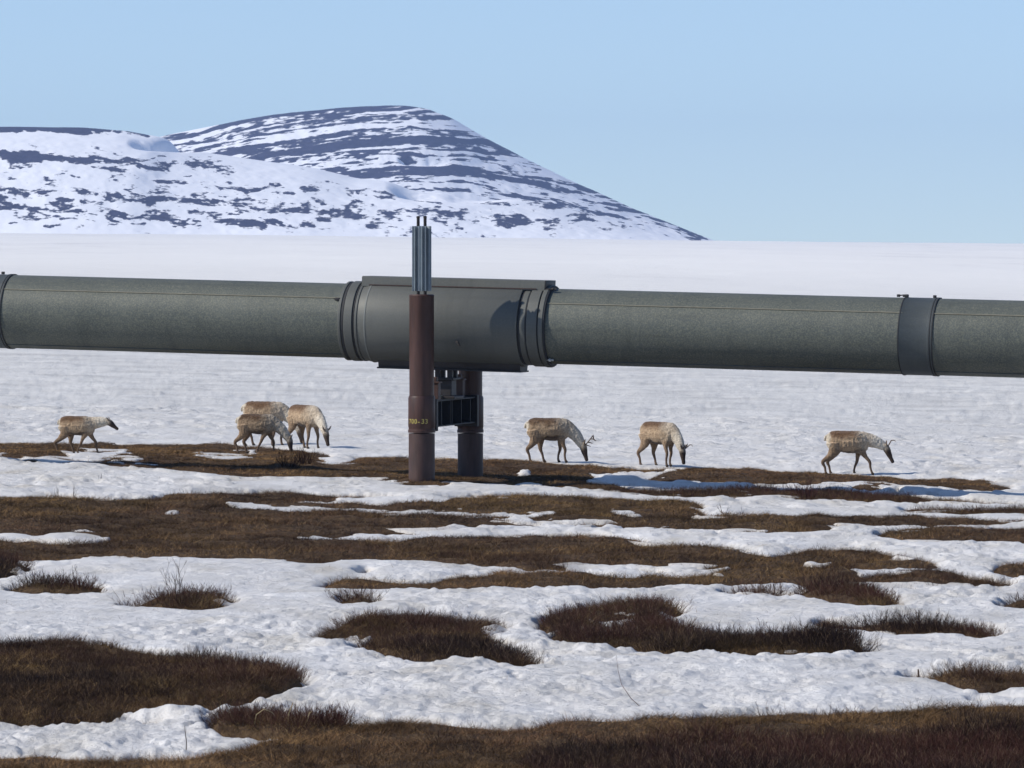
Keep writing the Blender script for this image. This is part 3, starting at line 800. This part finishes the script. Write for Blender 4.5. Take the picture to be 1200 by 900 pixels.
# ------------------------------------------------------------------ caribou
m_fur, nt, b = new_mat('caribou_fur')
a = N(nt, 'ShaderNodeAttribute'); a.attribute_name = 'tint'
fz = noise(nt, coords(nt, scale=(1, 1, 2.2)), 26, 4, .7)
fv = ramp(nt, fz, [(.28, (.38, .36, .34)), (.72, (1.22, 1.22, 1.22))])
nt.links.new(mix(nt, 1.0, a.outputs['Color'], fv, 'MULTIPLY'), b.inputs['Base Color'])
b.inputs['Roughness'].default_value = .85; b.inputs['Specular IOR Level'].default_value = .1
b.inputs['Sheen Weight'].default_value = .15
bump(nt, b, noise(nt, coords(nt, scale=(1, 1, 1.6)), 60, 4, .7), .5, .02)
m_antler = plain('antler_bone', (.10, .068, .045), .7)
m_eye = plain('dark_eye', (.012, .010, .009), .15, 0, .1, 6, .6)

def catmull(pts, n):
    P_ = [np.array(p, float) for p in pts]; P_ = [2 * P_[0] - P_[1]] + P_ + [2 * P_[-1] - P_[-2]]
    out = []
    for i in range(1, len(P_) - 2):
        for k in range(n):
            t = k / n
            out.append(.5 * ((2 * P_[i]) + (-P_[i - 1] + P_[i + 1]) * t + (2 * P_[i - 1] - 5 * P_[i] + 4 * P_[i + 1] - P_[i + 2]) * t * t + (-P_[i - 1] + 3 * P_[i] - 3 * P_[i + 1] + P_[i + 2]) * t ** 3))
    out.append(P_[-2]); return np.array(out)

def caribou(label, u, v, hpx, yaw, hooves, poll, muzzle, dark=1.0, antler=0, head_yaw=0, light=1.0, sink=0.0):
    """hooves : x of (near hind, far hind, near fore, far fore); poll / muzzle : (x, z) ; all in shoulder heights, facing +x, near side -y"""
    pt = ground_at(u, v, .05)
    size = hpx * pt.y / F
    root = empty('caribou', (pt.x, pt.y, gz(pt.x, pt.y) - .01 - sink), (0, 0, R(yaw)))
    tag(root, label, 'caribou', 'caribou grazing behind the pipe')
    bm = bmesh.new(); axis = []          # axis samples for the coat : (x,y,z,r,region,t)
    def tube(pts, region, n=5, seg=14):
        S_ = catmull(pts, n); rings = []
        for i, p in enumerate(S_):
            c_ = Vector(p[:3]); ry, rz = max(p[3], .004), max(p[4], .004)
            t = Vector(S_[min(i + 1, len(S_) - 1)][:3]) - Vector(S_[max(i - 1, 0)][:3]); t.normalize()
            side = Vector((0, 1, 0)); side = (side - t * side.dot(t)).normalized(); nrm = side.cross(t)
            rings.append([bm.verts.new(c_ + side * math.cos(2 * math.pi * k / seg) * ry + nrm * math.sin(2 * math.pi * k / seg) * rz) for k in range(seg)])
            axis.append((*c_, (ry + rz) / 2, region, i / (len(S_) - 1)))
        for A, B in zip(rings, rings[1:]):
            for k in range(seg): bm.faces.new((A[k], A[(k + 1) % seg], B[(k + 1) % seg], B[k]))
        bm.faces.new(rings[0][::-1]); bm.faces.new(rings[-1])
    # trunk : x, y, z, half width, half height
    tube([(-.475, 0, .80, .05, .07), (-.44, 0, .795, .115, .145), (-.35, 0, .775, .165, .20), (-.20, 0, .745, .195, .230), (-.02, 0, .722, .215, .248), (.15, 0, .718, .21, .252), (.29, 0, .728, .175, .242), (.40, 0, .755, .125, .185), (.47, 0, .76, .07, .10)], 0)
    px, pz = poll; mx, mz = muzzle
    hy = head_yaw
    # neck
    nb = np.array([.36, .80]); hb = np.array([px, pz]); mid = (nb + hb) / 2 + np.array([.03, .035])
    tube([(.27, 0, .79, .12, .17), (nb[0], 0, nb[1] - .02, .115, .165), (mid[0], hy * .3, mid[1] - .03, .088, .135), (px - .01, hy * .7, pz - .01, .062, .085), (px + .02, hy * .75, pz - .02, .04, .05)], 1)
    hd = np.array([mx - px, mz - pz]); Lh = np.hypot(*hd); hd = hd / Lh
    hn = np.array([-hd[1], hd[0]])                       # towards the forehead
    def hp(t, o): q = np.array([px, pz]) + hd * Lh * t + hn * o; return q
    hs = []
    for t, o, ry, rz in ((-.12, 0, .045, .055), (0, .0, .062, .074), (.22, .0, .066, .080), (.45, -.004, .054, .066), (.72, -.006, .042, .046), (.90, -.006, .042, .042), (1.0, -.008, .030, .028)):
        q = hp(t, o); hs.append((q[0], hy * (.75 + .35 * t), q[1], ry, rz))
    tube(hs, 2, 4)
    for s in (-1, 1):                                    # ears
        q0 = hp(-.02, .035); q1 = hp(-.30, .085)
        tube([(q0[0], hy * .75 + s * .05, q0[1], .020, .016), ((q0[0] * .5 + q1[0] * .5), hy * .75 + s * .095, (q0[1] + q1[1]) / 2, .026, .014), (q1[0], hy * .75 + s * .125, q1[1], .008, .006)], 4, 3, 8)
    tube([(-.45, 0, .86, .045, .04), (-.50, 0, .82, .04, .035), (-.515, 0, .74, .022, .02)], 5, 3, 8)       # tail
    nh, fh, nf, ff = hooves
    for hx, y in ((nh, -.105), (fh, .105)):
        k = hx + .36
        tube([(-.30 + .05 * k, y * .85, .70, .115, .19), (-.275 + .26 * k, y, .54, .078, .135), (-.335 + .60 * k, y, .40, .048, .072), (hx - .055 - .05 * abs(k), y, .285, .034, .043), (hx - .02 - .02 * k, y, .17, .025, .029), (hx, y, .065, .025, .028), (hx + .02, y, .025, .030, .034), (hx + .035, y, -.005, .032, .040)], 3)
    for hx, y in ((nf, -.095), (ff, .095)):
        k = hx - .29
        tube([(.29 + .05 * k, y * .8, .70, .07, .13), (.27 + .12 * k, y, .55, .062, .095), (.28 + .45 * k, y, .40, .041, .050), (.292 + .72 * k + .015, y, .285, .033, .036), (.285 + .88 * k, y, .16, .024, .026), (hx, y, .06, .024, .027), (hx + .018, y, .025, .029, .032), (hx + .03, y, -.005, .031, .038)], 3)
    bmesh.ops.recalc_face_normals(bm, faces=bm.faces)
    me = bpy.data.meshes.new('body'); bm.to_mesh(me); bm.free()
    tmp = bpy.data.objects.new('body_tmp', me); COL.objects.link(tmp)
    md = tmp.modifiers.new('r', 'REMESH'); md.mode = 'VOXEL'; md.voxel_size = .0115; md.use_smooth_shade = True
    ms = tmp.modifiers.new('s', 'SMOOTH'); ms.factor = .5; ms.iterations = 3
    dg = bpy.context.evaluated_depsgraph_get()
    me2 = bpy.data.meshes.new_from_object(tmp.evaluated_get(dg)); me2.name = 'body'
    bpy.data.objects.remove(tmp); bpy.data.meshes.remove(me)
    nV = len(me2.vertices); co = np.empty(nV * 3, np.float32); me2.vertices.foreach_get('co', co); co = co.reshape(-1, 3).astype(float)
    A_ = np.array(axis)
    nr = np.empty(nV * 3, np.float32); me2.vertices.foreach_get('normal', nr); nr = nr.reshape(-1, 3)
    shag = .011 * fbm(co[:, 0] * 30 + u, co[:, 2] * 16 + co[:, 1] * 22, 210, 3, .6) * np.clip((co[:, 2] - .25) / .3, .15, 1) * (1 - .7 * np.clip((co[:, 0] - px + .05) / .1, 0, 1))
    co = co + nr * shag[:, None]; me2.vertices.foreach_set('co', np.ascontiguousarray(co, np.float32).ravel()); me2.update()
    # coat : nearest body region, soft between regions
    Wt = np.zeros((nV, 6)); tt = np.zeros((nV, 6))
    for reg in range(6):
        a_ = A_[A_[:, 4] == reg]
        dd = np.sqrt(((co[:, None, :] - a_[None, :, :3]) ** 2).sum(-1)) / np.maximum(a_[None, :, 3], .03)
        j = dd.argmin(1); Wt[:, reg] = np.exp(-5.0 * dd[np.arange(nV), j]); tt[:, reg] = a_[j, 5]
    Wt[:, 3] *= np.where(co[:, 2] > .56, .12, 1.0)
    Wt /= Wt.sum(1, keepdims=True)
    wv = .17 * fbm(co[:, 0] * 7 + u, co[:, 2] * 7 + co[:, 1] * 5, 200, 3)
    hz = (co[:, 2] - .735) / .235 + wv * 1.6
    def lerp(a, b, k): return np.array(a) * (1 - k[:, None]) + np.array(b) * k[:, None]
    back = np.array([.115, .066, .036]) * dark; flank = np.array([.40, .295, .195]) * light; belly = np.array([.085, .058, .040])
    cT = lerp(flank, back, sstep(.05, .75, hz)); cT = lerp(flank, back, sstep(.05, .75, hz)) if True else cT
    cT = cT * (1 - sstep(-.62, -.85, hz)[:, None]) + belly * sstep(-.62, -.85, hz)[:, None]  # dark belly line, with the shade under the trunk painted in
    shoulder = sstep(.12, .36, co[:, 0] + wv)[:, None]
    cT = cT * (1 - .55 * shoulder) + np.array([.48, .40, .30]) * light * .55 * shoulder
    rump = sstep(-.38, -.46, co[:, 0] + wv * .5)[:, None]
    cT = cT * (1 - .8 * rump) + np.array([.62, .57, .47]) * .8 * rump
    cN = lerp([.52, .46, .37], [.62, .57, .48], sstep(-.2, .8, tt[:, 1])) * light
    cH = lerp([.20, .145, .10], [.050, .034, .026], sstep(.1, .5, tt[:, 2] + wv)); cH = lerp(cH.mean(0), [.30, .25, .20], sstep(.93, 1, tt[:, 2])) * 0 + cH
    cH = cH * (1 - sstep(.955, .99, tt[:, 2])[:, None]) + np.array([.26, .22, .18]) * sstep(.955, .99, tt[:, 2])[:, None]
    kz = sstep(.50, .22, co[:, 2])
    cL = lerp([.30, .21, .135], [.145, .098, .066], kz); cL = cL * (1 - sstep(.05, .03, co[:, 2])[:, None]) + np.array([.03, .025, .022]) * sstep(.05, .03, co[:, 2])[:, None]
    inner = (np.abs(co[:, 1]) < .075)
    cE = np.tile(np.array([.22, .165, .12]), (nV, 1)); cTail = np.tile(np.array([.66, .62, .54]), (nV, 1))
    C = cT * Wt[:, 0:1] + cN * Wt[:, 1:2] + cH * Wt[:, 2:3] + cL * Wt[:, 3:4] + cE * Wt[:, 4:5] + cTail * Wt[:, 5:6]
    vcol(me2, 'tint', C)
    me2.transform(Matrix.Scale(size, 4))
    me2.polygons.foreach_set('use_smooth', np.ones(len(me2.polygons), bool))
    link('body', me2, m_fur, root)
    for s in (-1, 1):
        q = hp(.30, .030)
        e = MB(); bmesh.ops.create_uvsphere(e.bm, u_segments=10, v_segments=8, radius=.013 * size, matrix=Matrix.Translation(Vector((q[0], hy * .85 + s * .058, q[1])) * size))
        e.build('eye', m_eye, root)
    if antler:
        for s in (-1, 1):
            b_ = MB(); q = hp(.03, .06); base_ = Vector((q[0], hy * .75 + s * .035, q[1]))
            fw = Vector((hn[0], 0, hn[1])); bk = Vector((-hd[0], 0, -hd[1])); sd = Vector((0, s, 0))
            k = antler
            pts = [base_, base_ + (fw * .10 + bk * .06 + sd * .05) * k, base_ + (fw * .21 + bk * .14 + sd * .10) * k, base_ + (fw * .30 + bk * .11 + sd * .11) * k, base_ + (fw * .37 + bk * .02 + sd * .09) * k]
            b_.tube([p * size for p in pts], [.013 * size, .011 * size, .010 * size, .008 * size, .004 * size], 7)
            if antler > .58:
                for i0, dv in ((1, fw * .14 - bk * .08), (2, fw * .12 + bk * .10), (3, fw * .03 + bk * .12), (0, fw * .15 - bk * .10)):
                    b_.tube([pts[i0] * size, (pts[i0] + dv * .6 * k) * size, (pts[i0] + dv * k + sd * .02) * size], [.010 * size, .008 * size, .004 * size], 6)
            b_.build('antler', m_antler, root)
    return root
caribou('pale caribou walking head level at the far left, apart from the others', 91, 531, 46, -8, (-.50, -.14, .02, .50), (.80, .83), (1.06, .63), dark=1.1, light=1.15, antler=0)
caribou('dark-backed caribou grazing foremost in the group of three left of the post', 301, 531, 48, -6, (-.46, -.28, .02, .42), (.80, .37), (.86, .05), dark=.75, light=.85)
caribou('caribou grazing mostly hidden behind the dark-backed one left of the post', 310, 522, 54, -14, (-.42, -.30, .20, .36), (.78, .40), (.86, .06), dark=1.2, light=1.05)
caribou('pale white-necked caribou grazing rightmost of the three left of the post', 357, 526, 53, -47, (-.40, -.14, .20, .34), (.70, .40), (.80, .08), dark=1.15, light=1.2)
caribou('brown caribou with branching antlers grazing just right of the posts', 643, 541, 54, -4, (-.40, -.12, .37, .20), (.74, .38), (.84, .03), dark=.85, antler=.66)
caribou('caribou grazing head down and turned towards us, right of the antlered one', 772, 545, 54, -42, (-.44, -.18, .30, .24), (.66, .40), (.72, .06), dark=1.05, antler=.5, light=1.1)
caribou('pale thick-coated caribou striding with lowered head at the far right', 994, 553, 53, -3, (-.50, -.40, .52, .13), (.82, .62), (1.00, .26), dark=1.2, antler=.55, light=1.25)

# ------------------------------------------------------------------ mountains
def interp(u, pts): return np.interp(u, [p[0] for p in pts], [p[1] for p in pts])
def smooth_line(us, pts, n=9):
    v = interp(us, pts); k = np.ones(n) / n
    return np.convolve(np.pad(v, n // 2, mode='edge'), k, mode='valid')
def mountain(name, sil, yc, depth, u0, u1, nu, nsn, zb, rockfn, rough, seed, hollows=()):
    us = np.linspace(u0, u1, nu)
    vs = smooth_line(us, sil, 15)
    zc = H + (V0 - vs) * yc / F
    s = np.concatenate([np.linspace(0, 1, nsn), np.linspace(1, 2, nsn // 3)[1:]])
    Y = yc + (s[:, None] - 1) * depth + 0 * us[None, :]
    Xw = (us[None, :] - 600) / F * yc + 0 * s[:, None]
    shp = np.where(s < 1, np.sin(s * np.pi / 2) ** 1.05, np.cos(np.clip((s - 1), 0, 1) * np.pi / 2))[:, None]
    Z = zb + (zc[None, :] - zb) * shp
    w = np.clip(np.minimum(s, 2 - s)[:, None] * 1.6, 0, 1) * np.clip(1.15 - shp, .08, 1)
    Z = Z + rough * fbm(Xw / 90, Y / 160, seed, 5) * w + rough * .25 * fbm(Xw / 14, Y / 22, seed + 3, 3) * w
    u, v = project(Xw, Y, Z)
    for (cu_, cv_, wv_, uu, dep_) in hollows:
        Z = Z - dep_ * np.exp(-((v - cv_ - .06 * (u - cu_)) / wv_) ** 2) * sstep(cu_ - uu * .25, cu_ + uu * .05, u) * sstep(cu_ + uu, cu_ + uu * .1, u)
    me = mesh_np(name, np.stack([Xw, Y, Z], -1).reshape(-1, 3), grid_quads(*Xw.shape), smooth=True)
    vfloat(me, 'rock', rockfn(u, v, np.repeat(vs[None, :], len(s), 0)).ravel())
    o = link(name, me, m_mtn); tag(o, kind='structure'); return o
sil_rear = [(-400, 420), (-100, 260), (60, 200), (190, 160), (250, 148), (330, 134), (400, 126.5), (450, 124), (480, 124.5), (500, 128), (530, 139), (570, 163), (620, 188), (680, 217), (740, 244), (800, 268), (842, 284), (900, 300), (1000, 320), (1150, 345)]
sil_front = [(-700, 230), (-400, 180), (-150, 152), (0, 149), (100, 150), (150, 154), (190, 161), (215, 172), (250, 180), (300, 187), (370, 197), (420, 209), (470, 214), (520, 217), (560, 224), (640, 238), (720, 260), (800, 282), (900, 305), (1100, 340)]
def rock_rear(u, v, vs):
    g = np.interp(u, [150, 200, 300, 400, 480, 560, 650, 750, 850], [58, 46, 22, 6, 0, 4, 18, 38, 62])
    q = v - g + 3.5 * fbm(u / 75, v / 18, 301, 3)
    st = fbm(q / 6.5, u / 480, 341, 3, .62)
    br = fbm(u / 30, q / 3.2, 307, 4, .62) + .5 * fbm(u / 9, q / 2.2, 309, 2)
    right = sstep(500, 600, u)
    cov = .56 - .12 * right - .15 * sstep(195, 225, v) * (1 - right) - .05 * sstep(225, 255, v)
    edge = sstep(7, 1, v - vs) * sstep(505, 460, u)
    return np.clip(cov + .80 * st + .50 * br * (1 + .9 * sstep(170, 205, v)) + .22 * edge, 0, 1)
def rock_front(u, v, vs):
    q = v - .055 * u + 4 * fbm(u / 70, v / 20, 311, 2)
    rows = np.exp(-((q - 184) / 7) ** 2) * sstep(330, 150, u) + .8 * np.exp(-((q - 203) / 6) ** 2) * sstep(60, 240, u) + 1.0 * np.exp(-((q - 224) / 8) ** 2) + .9 * np.exp(-((q - 246) / 9) ** 2) - .55
    bl = fbm(u / 19, q / 5.5, 317, 5, .62) + .40 * fbm(u / 6, q / 3.0, 319, 3)
    band = np.exp(-((q - 180) / 6) ** 2) * sstep(320, 60, u) * .42
    crest = sstep(8, 3, v - vs - 2.5 * fbm(u / 30, v * 0, 331, 3)) * sstep(130, 90, u) * .75 + sstep(3, 1, v - vs) * sstep(200, 170, u) * .35
    clear = np.exp(-((q - 160) / 9) ** 2) * .40 * (1 - np.clip(crest * 2, 0, 1))
    smooth = sstep(250, 420, u) * sstep(225, 205, v) * .3
    low = sstep(274, 262, v)
    return np.clip(.385 + .26 * rows + .66 * bl + band + crest - clear - smooth - .25 * (1 - low), 0, 1)
mountain('mountain', sil_rear, 6000, 520, -150, 1050, 1300, 420, -20, rock_rear, 10, 401, [(478, 187, 4, 60, 11)])
mountain('hill', sil_front, 4800, 560, -650, 1050, 1700, 460, -15, rock_front, 7, 411, [(170, 169, 4, 90, 13), (485, 222, 7, 140, 18)])

# ------------------------------------------------------------------ air
HAZE = True
if HAZE:
    mb = MB(); mb.box((0, 3150, 50), (5200, 7400, 232))
    hz, nt, b = new_mat('thin_air')
    nt.nodes.remove(b)
    pv = N(nt, 'ShaderNodeVolumePrincipled'); pv.inputs['Color'].default_value = (.42, .60, 1.0, 1)
    pv.inputs['Density'].default_value = 7.0e-5; pv.inputs['Anisotropy'].default_value = .1
    nt.links.new(pv.outputs[0], nt.nodes['Material Output'].inputs['Volume'])
    o = mb.build('haze', hz, None, smooth=False); tag(o, kind='stuff')

# ------------------------------------------------------------------ light, sky, camera
EL, AZ = 39.0, 78.6            # height of the sun, and how far left of the spot behind the camera
w = bpy.data.worlds.new('World'); S.world = w; w.use_nodes = True
nt = w.node_tree; bg = nt.nodes['Background']
sky = N(nt, 'ShaderNodeTexSky'); sky.sky_type = 'NISHITA'; sky.sun_disc = False
sky.sun_elevation = R(EL); sky.sun_rotation = R(180 + AZ); sky.altitude = 900; sky.air_density = 1.0; sky.dust_density = 0.15; sky.ozone_density = 2.0
tc = N(nt, 'ShaderNodeTexCoord'); mp = N(nt, 'ShaderNodeVectorMath', operation='ADD'); mp.inputs[1].default_value = (0, 0, .05)
nt.links.new(tc.outputs['Generated'], mp.inputs[0]); nt.links.new(mp.outputs[0], sky.inputs['Vector'])
nt.links.new(mix(nt, 1.0, sky.outputs[0], (.93, .938, 1.015), 'MULTIPLY'), bg.inputs['Color'])
bg.inputs['Strength'].default_value = 0.113
sun = bpy.data.lights.new('sun', 'SUN'); sun.energy = 4.0; sun.angle = R(.53); sun.color = (1, .935, .84)
so = bpy.data.objects.new('sun', sun); COL.objects.link(so)
sd = Vector((-math.cos(R(EL)) * math.sin(R(AZ)), -math.cos(R(EL)) * math.cos(R(AZ)), math.sin(R(EL))))
so.rotation_euler = sd.to_track_quat('Z', 'Y').to_euler(); so.location = (-20, 60, 40)

cam = bpy.data.cameras.new('camera'); co_ = bpy.data.objects.new('camera', cam); COL.objects.link(co_)
co_.location = (0, 0, H); co_.rotation_euler = (math.pi / 2 - PITCH, 0, 0)
cam.sensor_width = 36; cam.lens = 36 * F / 1200; cam.clip_start = .5; cam.clip_end = 30000
cam.dof.use_dof = True; cam.dof.focus_distance = 102; cam.dof.aperture_fstop = 22
S.camera = co_
S.view_settings.view_transform = 'Standard'; S.view_settings.look = 'None'; S.view_settings.exposure = 0.38; S.view_settings.gamma = 1
S.cycles.use_denoising = True
try: S.cycles.denoiser = 'OPENIMAGEDENOISE'
except Exception: pass
S.cycles.max_bounces = 6; S.cycles.diffuse_bounces = 3; S.cycles.volume_bounces = 0
S.cycles.use_adaptive_sampling = True; S.cycles.adaptive_threshold = .01
